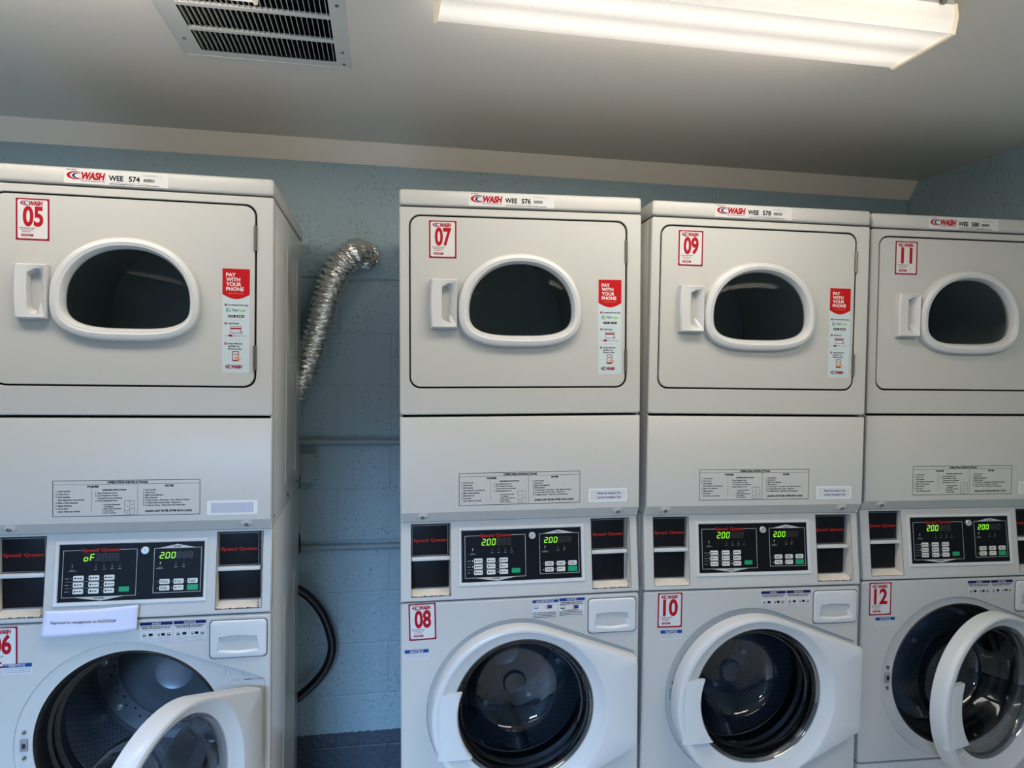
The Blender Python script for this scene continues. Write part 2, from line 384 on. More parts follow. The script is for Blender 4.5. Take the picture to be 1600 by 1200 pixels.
# ================================================================ CEILING LAMPS AND VENT
def lens_mat(name, es):
    m = bpy.data.materials.new(name); m.use_nodes = True; nt = m.node_tree; L = nt.links.new
    b_ = nt.nodes['Principled BSDF']; b_.inputs['Base Color'].default_value = (.8, .78, .72, 1); b_.inputs['Roughness'].default_value = .3
    tc = nt.nodes.new('ShaderNodeTexCoord')
    def wv(d, prof='SIN'):
        v = nt.nodes.new('ShaderNodeTexWave'); v.bands_direction = d; v.inputs['Scale'].default_value = 55; L(tc.outputs['Object'], v.inputs[0]); return v.outputs['Fac']
    mu = nt.nodes.new('ShaderNodeMath'); mu.operation = 'MULTIPLY'; L(wv('X'), mu.inputs[0]); L(wv('Y'), mu.inputs[1])
    # the tubes run along x at y = +-.045 in the lamp's own space; the plastic is brightest beside them
    sp = nt.nodes.new('ShaderNodeSeparateXYZ'); L(tc.outputs['Object'], sp.inputs[0])
    ab = nt.nodes.new('ShaderNodeMath'); ab.operation = 'ABSOLUTE'; L(sp.outputs[1], ab.inputs[0])
    sb = nt.nodes.new('ShaderNodeMath'); sb.operation = 'SUBTRACT'; sb.inputs[1].default_value = .045; L(ab.outputs[0], sb.inputs[0])
    a2 = nt.nodes.new('ShaderNodeMath'); a2.operation = 'ABSOLUTE'; L(sb.outputs[0], a2.inputs[0])
    mr = nt.nodes.new('ShaderNodeMapRange'); mr.interpolation_type = 'SMOOTHSTEP'; mr.inputs[1].default_value = 0; mr.inputs[2].default_value = .055
    mr.inputs[3].default_value = 1.25*es; mr.inputs[4].default_value = .62*es; L(a2.outputs[0], mr.inputs[0])
    ax = nt.nodes.new('ShaderNodeMath'); ax.operation = 'ABSOLUTE'; L(sp.outputs[0], ax.inputs[0])
    me = nt.nodes.new('ShaderNodeMapRange'); me.interpolation_type = 'SMOOTHSTEP'; me.inputs[1].default_value = .40; me.inputs[2].default_value = .555
    me.inputs[3].default_value = 1; me.inputs[4].default_value = .80; L(ax.outputs[0], me.inputs[0])
    q = nt.nodes.new('ShaderNodeMath'); q.operation = 'MULTIPLY'; L(mr.outputs[0], q.inputs[0]); L(me.outputs[0], q.inputs[1])
    k = nt.nodes.new('ShaderNodeMath'); k.operation = 'MULTIPLY_ADD'; k.inputs[1].default_value = -.35; k.inputs[2].default_value = 1.1; L(mu.outputs[0], k.inputs[0])
    r = nt.nodes.new('ShaderNodeMath'); r.operation = 'MULTIPLY'; L(q.outputs[0], r.inputs[0]); L(k.outputs[0], r.inputs[1])
    L(r.outputs[0], b_.inputs['Emission Strength']); b_.inputs['Emission Color'].default_value = (1, .87, .72, 1)
    return m
lens_m = lens_mat('lit_prismatic_lens', .60)
lamp_lip = mat('lens_rim', (236, 222, 196), .3, emit=(255, 226, 186), es=.25)
def lamp(xc, yc, label, power, ln=1.11):
    root = bpy.data.objects.new('ceiling_lamp', None); C.objects.link(root)
    root.location = room(xc, yc, ZC); root.rotation_euler = (0, 0, RY)
    props(root, label, 'ceiling light', 'wraparound ceiling lamps')
    h = ln/2
    b = B(); b.prism([(-.098, 0), (-.098, -.022), (.098, -.022), (.098, 0)], -h+.004, h-.004, housing); obj('housing', b, root)
    b = B(); b.prism([(-.097, -.022), (-.100, -.050), (-.092, -.081), (.092, -.081), (.100, -.050), (.097, -.022)], -h, h, lens_m); obj('lens', b, root)
    for sx, sy, loc, rot in ((ln-.06, .18, (0, 0, -.0835), (0, 0, 0)), (ln-.06, .05, (0, .1045, -.052), (math.radians(82), 0, 0)), (ln-.06, .05, (0, -.1045, -.052), (math.radians(-82), 0, 0))):
        li = bpy.data.lights.new('lens_light', 'AREA'); li.shape = 'RECTANGLE'; li.size = sx; li.size_y = sy
        li.energy = power*PI*sx*sy*(1 if sy > .1 else .75); li.color = (1, .92, .81)
        lo = bpy.data.objects.new('lens_light', li); C.objects.link(lo); lo.parent = root; lo.location = loc; lo.rotation_euler = rot
    for s in (-1, 1):
        b = B(); b.prism([(-.099, -.020), (-.103, -.050), (-.095, -.084), (.095, -.084), (.103, -.050), (.099, -.020)], s*h-.004, s*h+.004, lamp_lip); obj('end_cap', b, root)
    for s in (-1, 1):
        b = B(); b.box(s*(h-.035)-.006, s*(h-.035)+.006, -.108, -.097, -.026, -.010, steel, r=.002); obj('latch', b, root)
    return root
lamp(.605, -.500, 'lit prismatic ceiling lamp seen almost whole at the upper right, above dryers 07 to 11', LAMP_FRONT)
lamp(-.875, -.498, 'lit ceiling lamp showing only a corner before the air vent', LAMP_FRONT)
lamp(-.85, -2.25, 'added unseen ceiling lamp behind the viewer on the left, for fill light', FILL_BACK)  # added lamp out of view, fills the machine fronts from behind
lamp(1.45, -1.45, 'added unseen ceiling lamp high on the right, for fill light', FILL_RIGHT)  # added lamp out of view, brightens the rightmost unit and right wall

root = bpy.data.objects.new('air_vent', None); C.objects.link(root); root.location = room(0, 0, 0); root.rotation_euler = (0, 0, RY)
props(root, 'white metal ceiling air vent with three rows of thin slats', 'air vent')
b = B(); fz = ZC-.004
cells(b, [-.580, VX0, VX1, -.147], [-.375, VY0, VY1, .082], [(VX0, VX1, VY0, VY1)], lambda x, y: (x, y, fz), ventp)
for x0, x1, y0, y1 in ((-.580, -.577, -.375, .082), (-.150, -.147, -.375, .082), (-.58, -.147, -.375, -.372), (-.58, -.147, .079, .082)): b.box(x0, x1, y0, y1, fz-.001, ZC, ventp)
obj('frame', b, root)
b = B(); b.box(VX0, VX1, VY0, VY1, ZC+.14, ZC+.15, duct_in)
for q in ((VX0-.002, VX0, VY0, VY1), (VX1, VX1+.002, VY0, VY1), (VX0, VX1, VY0-.002, VY0), (VX0, VX1, VY1, VY1+.002)): b.box(*q, ZC-.002, ZC+.15, duct_in)
obj('duct_box', b, root)
rows = [(-.325, -.213), (-.198, -.086), (-.071, .045)]
for y0, y1 in ((-.213, -.198), (-.086, -.071)):
    b = B(); b.box(VX0, VX1, y0, y1, fz-.001, fz+.006, ventp); obj('cross_bar', b, root)
for y0, y1 in rows:
    n = 28
    for i in range(n):
        x = VX0 + (VX1-VX0)*(i+.5)/n
        b = B(); b.prism([(x-.0006, fz), (x+.0006, fz), (x-.0030, fz+.017), (x-.0042, fz+.017)], y0, y1, ventp, axis='y'); obj('slat', b, root)
for x, y in ((-.556, -.02), (-.166, -.02), (-.556, -.27), (-.166, .055), (-.166, -.27)):
    b = B(); b.box(x-.004, x+.004, y-.004, y+.004, fz-.003, fz, steel, r=.0012); obj('screw', b, root)

# ================================================================ STACKED WASHER AND DRYER
W, D = .683, .694
ZT, ZG, ZS, ZK, ZL, ZW, ZB = 1.987, 1.9429, 1.3687, 1.1007, 1.072, .853, .2745
YL = .021
GC = (.341, .546); OC = (.327, .536)
RO = .2485
HINGE = (.668, -.048)
M = {}
def make(name, fn):
    b = Decal() if name.startswith('d_') else B(); fn(b); M[name] = b.mesh(name, sharp=None if name.startswith('d_') else 32)
def f_cab(b):
    for z0, z1, y0 in ((ZL+.002, ZG-.004, .014), (.0, ZL-.002, .018)):
        b.box(.003, W-.003, y0, .020+.012, z0, z1, side_enamel, r=.002) if False else None
    # open-fronted shells so that the drums sit in hollow cabinets
    for z0, z1 in ((ZL, ZG-.004), (.012, ZL-.003)):
        for x0, x1 in ((.003, .007), (W-.007, W-.003)): b.box(x0, x1, .016 if z0 > 1 else .034, D, z0, z1, side_enamel, r=.0015)
        b.box(.007, W-.007, D-.004, D, z0, z1, side_enamel)
        b.box(.007, W-.007, .034, D-.004, z0, z0+.003, side_enamel); b.box(.007, W-.007, .034, D-.004, z1-.003, z1, side_enamel)
    for x, s in ((.003, -1), (W-.003, 1)):      # pressed ribs along the sides
        for y in (.30, .56):
            b.box(min(x, x+s*.002), max(x, x+s*.002), y, y+.006, 1.145, 1.86, side_enamel, r=.0008)
            b.box(min(x, x+s*.002), max(x, x+s*.002), y, y+.006, .10, .80, side_enamel, r=.0008)
    for x, z in ((W-.003, 1.098), (W-.003, 1.098)):
        for y in (.05, .36, .62): b.tube([(x-.001, y, z), (x+.003, y, z)], .006, steel, n=10)
make('cabinet', f_cab)
def f_feet(b):
    for x in (0,):
        for y in (0,): b.tube([(x, y, -.0855), (x, y, .014)], .022, blackm, n=14)
make('foot', f_feet)
make('lid', lambda b: (b.box(.005, W-.005, .005, D+.01, ZG-.006, ZG+.004, groove), b.box(-.0005, W+.0005, -.002, D+.02, ZG, ZT, enamel, r=.009, seg=4)))
def f_dfront(b):
    c = (W/2, 1.68)
    outer = rrect(0, W, ZS+.0035, ZG-.004, .006)
    ins = rrect(.003, W-.003, ZS+.0065, ZG-.007, .006)
    g0 = rrect(.0245, .6432, 1.4428, 1.9202, .031); g1 = rrect(.0262, .6416, 1.4444, 1.9186, .030); g2 = rrect(.040, .627, 1.46, 1.90, .02)
    b.loft(c, [(outer, .030), (outer, .003), (ins, 0), (g0, 0), (g1, .003), (g1, .016), (g2, .016), (g2, .06)], [enamel]*4+[groove]*3)
make('dryer_front', f_dfront)
def f_ddoor(b):
    c = (.335, 1.67)
    o1 = rrect(.0315, .6355, 1.4505, 1.913, .026); o0 = rrect(.030, .637, 1.449, 1.9145, .027)
    hole = dshape(.3353, 1.66, .150, .141, .075)
    b.loft(c, [(o0, .014), (o0, .002), (o1, 0), (hole, 0), (hole, .018)], enamel)
make('dryer_door', f_ddoor)
def f_dring(b):
    c = (.334, 1.67)
    def ds(k): return dshape(.332+.0033*k, 1.662-.002*k, .175-.0307*k, .156-.0255*k, .103-.0345*k, 2.1, 2.9+.3*k)
    b.loft(c, [(ds(0), 0), (ds(.02), -.010), (ds(.10), -.017), (ds(.25), -.020), (ds(.52), -.021), (ds(.60), -.0195), (ds(.75), -.019), (ds(.84), -.016), (ds(.97), -.001), (ds(1), .006)], plastic)
make('dryer_ring', f_dring)
def f_dgl(b):
    b.loft((.335, 1.66), [(dshape(.3353, 1.66, .146, .132, .070), .002), (dshape(.3353, 1.66, .12, .11, .052), -.004), (dshape(.3353, 1.66, .06, .055, .026), -.007)], dglass, cap1=True)
make('dryer_glass', f_dgl)
def f_dhandle(b):
    zc = 1.6765
    def bow(x0, x1, z0, z1, k, r=.004):
        p = [(x1, z0), (x1, z1)]
        for i in range(9):
            t = i/8; z = z1+(z0-z1)*t; p.append((x0-k*(1-(2*t-1)**2), z))
        return p
    P = bow(.085, .156, 1.609, 1.744, .004); P1 = bow(.086, .155, 1.6105, 1.7425, .004); P2 = bow(.089, .153, 1.613, 1.740, .003)
    H0 = [(.1505, 1.622), (.1505, 1.734), (.130, 1.731), (.1135, 1.722), (.112, 1.68), (.1135, 1.634), (.122, 1.622)]
    H1 = [(.132, 1.632), (.132, 1.722), (.124, 1.722), (.117, 1.716), (.1155, 1.68), (.117, 1.640), (.122, 1.634)]
    b.loft((.1235, zc), [(P, 0), (P1, -.020), (P2, -.024), (H0, -.022), (H1, .006)], plastic, cap1=True, n=48)
make('door_handle', f_dhandle)
make('hinge', lambda b: (b.tube([(.6385, -.002, -.032), (.6385, -.002, .032)], .0042, steel, n=10), b.box(.634, .643, -.001, .006, -.03, .03, steel)))
def f_ddrum(b):
    c = (.335, 1.66)
    b.lathe(c, [(.205, .03), (.205, .06), (.245, .07), (.245, .60), (0.12, .61), (.001, .61)], drumcol, n=64)
    for k in range(3):
        a = math.radians(100+120*k)
        p0 = Vector((c[0]+.243*math.cos(a), 0, c[1]+.243*math.sin(a))); inn = Vector((c[0]+.20*math.cos(a), 0, c[1]+.20*math.sin(a)))
        t = Vector((-math.sin(a), 0, math.cos(a)))*.03
        A = [p0-t, inn, p0+t]; v0 = [b.bm.verts.new(q+Vector((0, .08, 0))) for q in A]; v1 = [b.bm.verts.new(q+Vector((0, .59, 0))) for q in A]
        for i in range(2): b.face([v0[i], v0[i+1], v1[i+1], v1[i]], drumcol)
        b.face(v0, drumcol)
make('dryer_drum', f_ddrum)
def f_access(b):
    prof = [(.040, ZS-.0035), (.006, ZS-.0035), (.0022, ZS-.0048), (0, ZS-.009), (0, ZK), (YL, ZL), (.040, ZL)]
    prof2 = [(y+.003 if y < .03 else y, z) for y, z in prof]
    rr = [[(0, y, z) for y, z in prof2], [(.003, y, z) for y, z in prof], [(W-.003, y, z) for y, z in prof], [(W, y, z) for y, z in prof2]]
    b.rings(rr, enamel, True, True)
    for x in (.061, .620):                        # raised cone round each screw on the sloping lip
        yc, zc = .0085, 1.0895
        n = Vector((0, -(ZK-ZL), -YL)).normalized(); t = Vector((0, YL, -(ZK-ZL))).normalized()
        base = Vector((x, yc, zc))
        b.rings([[base + Vector((1, 0, 0))*r*1.5*math.cos(2*PI*k/20) + t*r*math.sin(2*PI*k/20) + n*h for k in range(20)] for r, h in ((.014, 0), (.0075, .0045), (.006, .005))], enamel, cap1=True)
make('access_panel', f_access)
def f_scr(b):
    n = Vector((0, -(ZK-ZL), -YL)).normalized(); t = Vector((0, YL, -(ZK-ZL))).normalized(); base = Vector((0, .0085, 1.0895))
    b.rings([[base + Vector((1, 0, 0))*r*math.cos(2*PI*k/16) + t*r*math.sin(2*PI*k/16) + n*h for k in range(16)] for r, h in ((.0055, .005), (.0055, .0065), (.0035, .008), (.0022, .0065))], steel, cap1=True)
make('screw', f_scr)
# control housing: sloping outwards to the bottom
HZ0, HZ1, HY0, HY1 = ZW+.003, ZL-.001, -.003, .0235
def hy(z): return HY0 + (HY1-HY0)*(z-HZ0)/(HZ1-HZ0)
SL = math.atan2(HY1-HY0, HZ1-HZ0)
KP = (.170, .513, .901, 1.042)                    # keypad panel
CS = ((.030, .138, .868, 1.064), (.545, .659, .868, 1.064))   # coin recesses
def f_house(b):
    KO = (KP[0]-.010, KP[1]+.010, KP[2]-.010, KP[3]+.009)
    xs = sorted({.004, W-.004, KO[0], KO[1]} | {v for c in CS for v in c[:2]}); zs = sorted({HZ0+.005, HZ1-.002, KO[2], KO[3], .868, 1.064})
    cells(b, xs, zs, [KO]+list(CS), lambda x, z: (x, hy(z), z), enamel)
    for (x0, x1, z0, z1, k) in ((.004, W-.004, HZ0+.005, HZ1-.002, 0),):   # rounded outer edge
        o = rrect(x0, x1, z0, z1, .0001, 1); 
        A = [(x0, z0), (x1, z0), (x1, z1), (x0, z1)]; Q = [(0, HZ0), (W, HZ0), (W, HZ1), (0, HZ1)]
        b.rings([[(x, hy(z), z) for x, z in A], [(x*.997+.001, hy(z)+.0015, z+(q-z)*.6) for (x, z), (_, q) in zip(Q, Q)], [(x, hy(z)+.005, z) for x, z in Q], [(x, .045, z) for x, z in Q]], enamel)
    # sloped bezel round the keypad
    def R(x0, x1, z0, z1, d): return [(x, hy(z)+d, z) for x, z in ((x0, z0), (x1, z0), (x1, z1), (x0, z1))]
    g = .0015
    b.rings([R(*KO, 0), R(KO[0]+g, KO[1]-g, KO[2]+g, KO[3]-g, -.003), R(KP[0]-.002, KP[1]+.002, KP[2]-.002, KP[3]+.002, -.002), R(KP[0], KP[1], KP[2], KP[3], .002)], plastic, cap1=True)
    for x0, x1, z0, z1 in CS:                     # recess walls; the back stands upright
        yb = .050
        b.rings([[(x0, hy(z0), z0), (x1, hy(z0), z0), (x1, hy(z1), z1), (x0, hy(z1), z1)],
                 [(x0+.001, yb, z0+.012), (x1-.001, yb, z0+.012), (x1-.001, yb, z1-.002), (x0+.001, yb, z1-.002)]], dirty, cap1=True)
        b.rings([[(x0-.0012, hy(z0)-.0004, z0-.0012), (x1+.0012, hy(z0)-.0004, z0-.0012), (x1+.0012, hy(z1)-.0004, z1+.0012), (x0-.0012, hy(z1)-.0004, z1+.0012)],
                 [(x0, hy(z0)-.0004, z0), (x1, hy(z0)-.0004, z0), (x1, hy(z1)-.0004, z1), (x0, hy(z1)-.0004, z1)]], groove)
make('control_housing', f_house)
def f_card(b):                                     # x from 0: black cover plate, bar, lower black insert
    w = .104
    b.box(.001, w, .030, .048, .972, 1.061, black, r=.001)
    d = Decal(); 
make('coin_cover', lambda b: b.box(.001, .104, .031, .049, .972, 1.0615, black, r=.001))
make('coin_bar', lambda b: b.box(0, .1075, .018, .049, .962, .971, plastic, r=.0015))
make('coin_insert', lambda b: b.box(.001, .104, .036, .0495, .882, .962, black, r=.001))
def f_cprint(b):
    b.frame(.002, .102, .974, 1.0595, .0009, ghost, 0)
    b.text('Speed Queen', .052, 1.013, .0085, sqred, 1, bold=.04, w=.092, align='c')
make('d_coin_print', f_cprint)
def f_grime(b):
    z = .868
    for i in range(60):
        x = .108*i/60
        if random.random() < .8: b.rect(x, x+.0022, z+.0004, z+.0006+.0022*random.random(), rust, 0)
    for i in range(26):
        zz = z+.001*i
        if random.random() < .75-.02*i: b.rect(.105-.0018*random.random(), .1075, zz, zz+.001, rust, 0)
make('d_rust', f_grime)
def keypad(wash_digits):
    w, h = KP[1]-KP[0], (KP[3]-KP[2])/math.cos(SL)
    d = Decal(); X = lambda f: f*w; Z = lambda f: (1-f)*h
    d.rect(0, w, 0, h, navy, 0)
    T = .0011
    d.frame(X(.025), X(.53), Z(.925), Z(.10), T, pgrey, 1); d.frame(X(.647), X(.983), Z(.90), Z(.10), T, pgrey, 1)
    d.rect(X(.15), X(.41), Z(.13), Z(.07), navy, 2)
    d.text('Speed Queen', X(.28), Z(.13), .0085, sqred, 3, bold=.04, w=X(.255), align='c')
    d.shape([(X(.11), Z(.925)), (X(.29), Z(.992)), (X(.445), Z(.925))], pgrey, 2); d.text('WASHER', X(.28), Z(.958), .0042, ink, 3, bold=.02, align='c')
    d.shape([(X(.68), Z(.10)), (X(.94), Z(.10)), (X(.81), Z(.035))], pgrey, 2); d.text('DRYER', X(.81), Z(.093), .004, ink, 3, bold=.02, align='c')
    def disp(x0, x1, z0, z1, s):
        d.rect(X(x0), X(x1), Z(z0), Z(z1), mat('display_window', (26, 20, 24), .25), 2)
        n = 6; cw = (X(x1)-X(x0))/n; hh = (Z(z1)-Z(z0))*.74; zb = Z(z0)+(Z(z1)-Z(z0))*.13
        for i in range(n):
            ch = s[i] if i < len(s) else None
            digit(d, ch or '8', X(x0)+cw*(i+.14), zb, cw*.58, hh, led if ch else leddim, 3)
    disp(.16, .41, .31, .155, wash_digits); disp(.683, .925, .30, .165, '200')
    for x0, f in ((.16, wash_digits == '200'), (.683, True)):
        if f: c = (X(.25)/6 if x0 < .5 else X(.242)/6); d.disc(X(x0)+c*.96, Z(.292 if x0 < .5 else .285), .0009, d.y(4), led, n=8)
    lit = wash_digits == '200'
    for i, fx in enumerate((.09, .25, .305, .36, .412, .693, .803, .858)):
        big = i in (0, 5); z = Z(.36)
        d.disc(X(fx), z, .0012 if big else .0008, d.y(2), ledw if (i == 5 or (i == 0 and lit)) else ghost, n=8)
        d.text(('~' if i not in (3, 7) else 'x') if not big else '*', X(fx), z-.0085, .006, ghost, 2, align='c'); d.words(X(fx)-.004, z-.0125, .008, .0012, ghost, 2)
        if big: d.words(X(fx)-.009, z-.0155, .018, .0014, ghost, 2)
    names = [['LIGHT', 'MEDIUM', 'HEAVY'], ['NORMAL', 'PERM PRESS', 'DELICATE'], ['HOT', 'WARM', 'COLD']]
    for r in range(3):
        fy = (.59, .705, .82)[r]
        d.words(X(.045), Z(fy)-.001, .009, .0016, ghost, 2)
        if r < 2: d.rect(X(.045), X(.36), Z(fy+.0575)-.0003, Z(fy+.0575)+.0003, ghost, 1)
        for c in range(3):
            x = X((.135, .24, .344)[c]); d.shape(rr_(x, Z(fy), .0245, .0126, .0022), btn, 2)
            d.disc(x-.0075, Z(fy), .0024, d.y(3), ink, n=8); d.words(x-.0035, Z(fy)-.0012, .013, .0024, ink, 3)
            d.disc(x-.0165, Z(fy), .0012 if lit and (c == 0 and r < 2 or c == 2 and r == 2) else .0008, d.y(3), ledw if lit and (c == 0 and r < 2 or c == 2 and r == 2) else ghost, n=8)
    d.shape(rr_(X(.447), Z(.805), .0245, .0126, .0016), green, 2)
    for r in range(2):
        for c in range(3):
            x, z = X((.727, .826, .925)[c]), Z((.70, .815)[r])
            if r == 1 and c == 2: d.shape(rr_(x, z, .0265, .0145, .0016), green, 2); continue
            d.shape(rr_(x, z, .0245, .0126, .0022), btn, 2); d.rect(x-.0085, x-.0065, z-.003, z+.0035, ink, 3); d.words(x-.004, z+.0004, .012, .0018, ink, 3)
            if c != 1 or r == 0: d.words(x-.004, z-.0032, .012, .0018, ink, 3)
            d.disc(x-.0165, z, .001, d.y(3), ledw if r == 1 and c == 0 else ghost, n=8)
    return d
def rr_(x, z, w, h, r): return rrect(x-w/2, x+w/2, z-h/2, z+h/2, r, 3)
M['keypad_of'] = keypad('oF').mesh('keypad', sharp=None); M['keypad'] = keypad('200').mesh('keypad', sharp=None)
def f_lock(b):
    b.lathe((0, 0), [(.0098, .001), (.0098, -.004), (.0085, -.0055), (.0065, -.0055), (.006, -.0035), (.0042, -.0035), (.004, -.005), (.0001, -.005)], chrome, n=28)
    b.box(-.0006, .0006, -.0053, -.0048, -.003, .003, blackm)
make('key_lock', f_lock)
# washer front
door_out = hull(circ(OC[0], OC[1], RO) + [(.667, .676), (.667, .426)])
def inset(pl, k, c=(.40, .545)):
    o = []
    for x, z in pl:
        d = math.hypot(x-c[0], z-c[1]); o.append((x+(c[0]-x)*k/d, z+(c[1]-z)*k/d))
    return o
def f_wfront(b):
    outer = rrect(0, W, ZB+.003, ZW-.003, .008); ins = rrect(.004, W-.004, ZB+.007, ZW-.007, .008)
    do = hull(circ(OC[0], OC[1], RO+.008) + [(.671, .680), (.671, .422)]); di = circ(OC[0], OC[1], .262)
    hole = circ(GC[0], GC[1]-.006, .229)
    b.loft(GC, [(outer, .032), (outer, .004), (ins, 0), (do, 0), (inset(do, .002), .0035), (inset(do, .005), .004), (hole, .006), (hole, .03)], enamel, n=160)
make('washer_front', f_wfront)
def f_kick(b):
    b.box(0, W, .002, .036, -.045, ZB-.002, enamel, r=.004)
make('kick_panel', f_kick)
def f_gasket(b):
    b.lathe((GC[0], GC[1]-.006), [(.2295, .028), (.228, .010), (.224, .006), (.220, .010), (.212, .040), (.214, .05), (.205, .055), (.207, .075), (.196, .082), (.199, .105), (.20, .125), (.235, .14)], blackm, n=96)
make('gasket', f_gasket)
def f_wdrum(b):
    b.lathe(GC, [(.205, .130), (.208, .126), (.248, .150), (.252, .165), (.252, .46)], wdrum, n=96)
    n = 96
    def ring(r, y, k=0, kk=0):
        return [(GC[0]+(r*(1+k*math.cos(3*(2*PI*i/n)+.6)))*math.cos(2*PI*i/n), y+kk*math.cos(3*(2*PI*i/n)+.6), GC[1]+(r*(1+k*math.cos(3*(2*PI*i/n)+.6)))*math.sin(2*PI*i/n)) for i in range(n)]
    b.rings([ring(.252, .455), ring(.246, .470), ring(.215, .475), ring(.185, .474), ring(.175, .462), ring(.155, .452, .03), ring(.125, .444, .10, .006), ring(.085, .420, .15, .012), ring(.062, .402), ring(.055, .398), ring(.045, .402), ring(.02, .405)], wback, cap1=True)
    for k in range(48):
        a = 2*PI*k/48+.03; r = .196+(.012 if k % 2 else 0); b.disc(GC[0]+r*math.cos(a), GC[1]+r*math.sin(a), .0035, .4733, duct_in, n=8)
    for k in range(9):
        a = 2*PI*k/9+.3; b.lathe((GC[0]+.225*math.cos(a), GC[1]+.225*math.sin(a)), [(.010, .474), (.010, .468), (.006, .467), (.0055, .470), (.0001, .470)], chrome, n=16)
make('washer_drum', f_wdrum)
for k in range(3):
    def f_lift(b):
        a0 = math.radians(35+120*k); P = []
        for y, s in ((.165, .25), (.20, .85), (.26, 1), (.38, 1), (.44, .85), (.462, .3)):
            row = []
            for u, h in ((-1, 0), (-.6, .45), (-.25, .92), (0, 1), (.25, .92), (.6, .45), (1, 0)):
                a = a0+u*.17*(.6+.4*s); r = .253-.062*h*s; row.append(b.bm.verts.new((GC[0]+r*math.cos(a), y, GC[1]+r*math.sin(a))))
            P.append(row)
        for p, q in zip(P, P[1:]):
            for i in range(6): b.face([p[i], p[i+1], q[i+1], q[i]], wback)
    make('lifter%d' % k, f_lift)
def f_latch(b):
    x, z = .094, .544
    b.box(x-.0085, x+.0085, .000, .006, z-.015, z+.015, mat('latch_grey', (130, 130, 128), .4), r=.0015)
    b.box(x-.003, x+.005, -.002, .002, z-.006, z+.006, blackm, r=.001)
    for dz in (-.032, .033): b.tube([(x+.001, .005, z+dz), (x+.001, -.001, z+dz)], .0042, steel, n=12)
make('latch_plate', f_latch)
def f_wdoor(b):
    c = GC
    def sh(pl): return [(x-HINGE[0], z) for x, z in pl]
    cc = (c[0]-HINGE[0], c[1])
    y = lambda v: v-HINGE[1]
    arc = circ(OC[0]+.012, OC[1], .252); arcb = circ(OC[0]+.012, OC[1], .248)
    arc = [(min(x, .668), z) for x, z in arc]; arcb = [(min(x, .66), z) for x, z in arcb]
    inner = circ(c[0], c[1], .199); i2 = circ(c[0], c[1], .204); i3 = circ(c[0]-.002, c[1], .222)
    ob = hull(circ(OC[0], OC[1], .256) + [(.669, .688), (.669, .414)])
    dst = lambda k: inset(door_out, k)
    b.loft(cc, [(sh(circ(c[0], c[1], .197)), y(-.012)), (sh(inner), y(-.033)), (sh(circ(c[0], c[1], .201)), y(-.0355)), (sh(circ(c[0], c[1], .205)), y(-.0365)),
        (sh(scaled(.2345)), y(-.0530)), (sh(scaled(.237)), y(-.0550)), (sh(scaled(.240)), y(-.0556)), (sh(dst(.0115)), y(-.0556)), (sh(dst(.0055)), y(-.053)), (sh(dst(.002)), y(-.047)), (sh(dst(0)), y(-.038)),
        (sh(dst(.001)), y(-.008)), (sh(dst(.006)), y(-.004)), (sh(circ(c[0], c[1], .215)), y(-.004)), (sh(circ(c[0], c[1], .205)), y(-.008)), (sh(circ(c[0], c[1], .197)), y(-.012))], plastic, n=180)
def scaled(k):                                     # outline between the glass rim and the door edge
    return circ(OC[0]+.010, OC[1]+.001, k)
make('washer_door', f_wdoor)
def f_flapcrease(b):
    pass
def f_bowl(b):
    c = (GC[0]-HINGE[0], GC[1]); y = lambda v: v-HINGE[1]
    prof = [(.1985, -.030), (.194, -.027), (.190, -.020), (.188, -.016), (.1835, -.015), (.180, -.006), (.176, .002), (.172, .004), (.167, .018), (.162, .035), (.157, .060), (.151, .083), (.145, .101), (.136, .115), (.122, .127), (.100, .135), (.07, .140), (.045, .143), (.036, .144), (.034, .138), (.031, .134), (.015, .133)]
    b.lathe(c, [(r, y(v)) for r, v in prof], wglass, n=96, cap1=True)
make('door_glass', f_bowl)
def f_trimring(b):
    c = (GC[0]-HINGE[0], GC[1]); y = lambda v: v-HINGE[1]
    b.lathe(c, [(.1985, y(-.034)), (.196, y(-.034)), (.193, y(-.029)), (.190, y(-.026)), (.1885, y(-.014)), (.1925, y(-.012)), (.1975, y(-.014))], seal, n=96)
make('glass_seal', f_trimring)
def f_grip(b):
    x0, x1, z0, z1 = .100-HINGE[0], .170-HINGE[0], .430, .612
    y = lambda v: v-HINGE[1]
    prof = []
    n = 14
    def edge(z, k=0):                             # the free edge follows the glass circle
        t = (z-GC[1]); r = .199-.012+k; return GC[0]-math.sqrt(max(r*r-t*t, 0))-HINGE[0]
    A = []; Z = [z0+(z1-z0)*i/n for i in range(n+1)]
    for i, z in enumerate(Z):
        e = edge(z); bu = -.0535
        if i in (0,): pass
        A.append([(x0, y(-.053), z), (x0+.012, y(-.0565), z), (e-.004, y(-.0555), z), (e, y(-.050), z), (e, y(-.038), z), (x0, y(-.038), z)])
    V = [[b.bm.verts.new(p) for p in r] for r in A]
    for p, q in zip(V, V[1:]):
        for i in range(6): b.face([p[i], p[(i+1) % 6], q[(i+1) % 6], q[i]], plastic)
    b.face(V[0][::-1], plastic); b.face(V[-1], plastic)
    e = edge(z1)                                   # raised wedge above the grip
    top = [(x0+.004, y(-.0555), z1), (e+.002, y(-.0560), z1+.004), (e-.002, y(-.046), z1+.016), (x0+.03, y(-.0545), z1+.010)]
make('door_grip', f_grip)
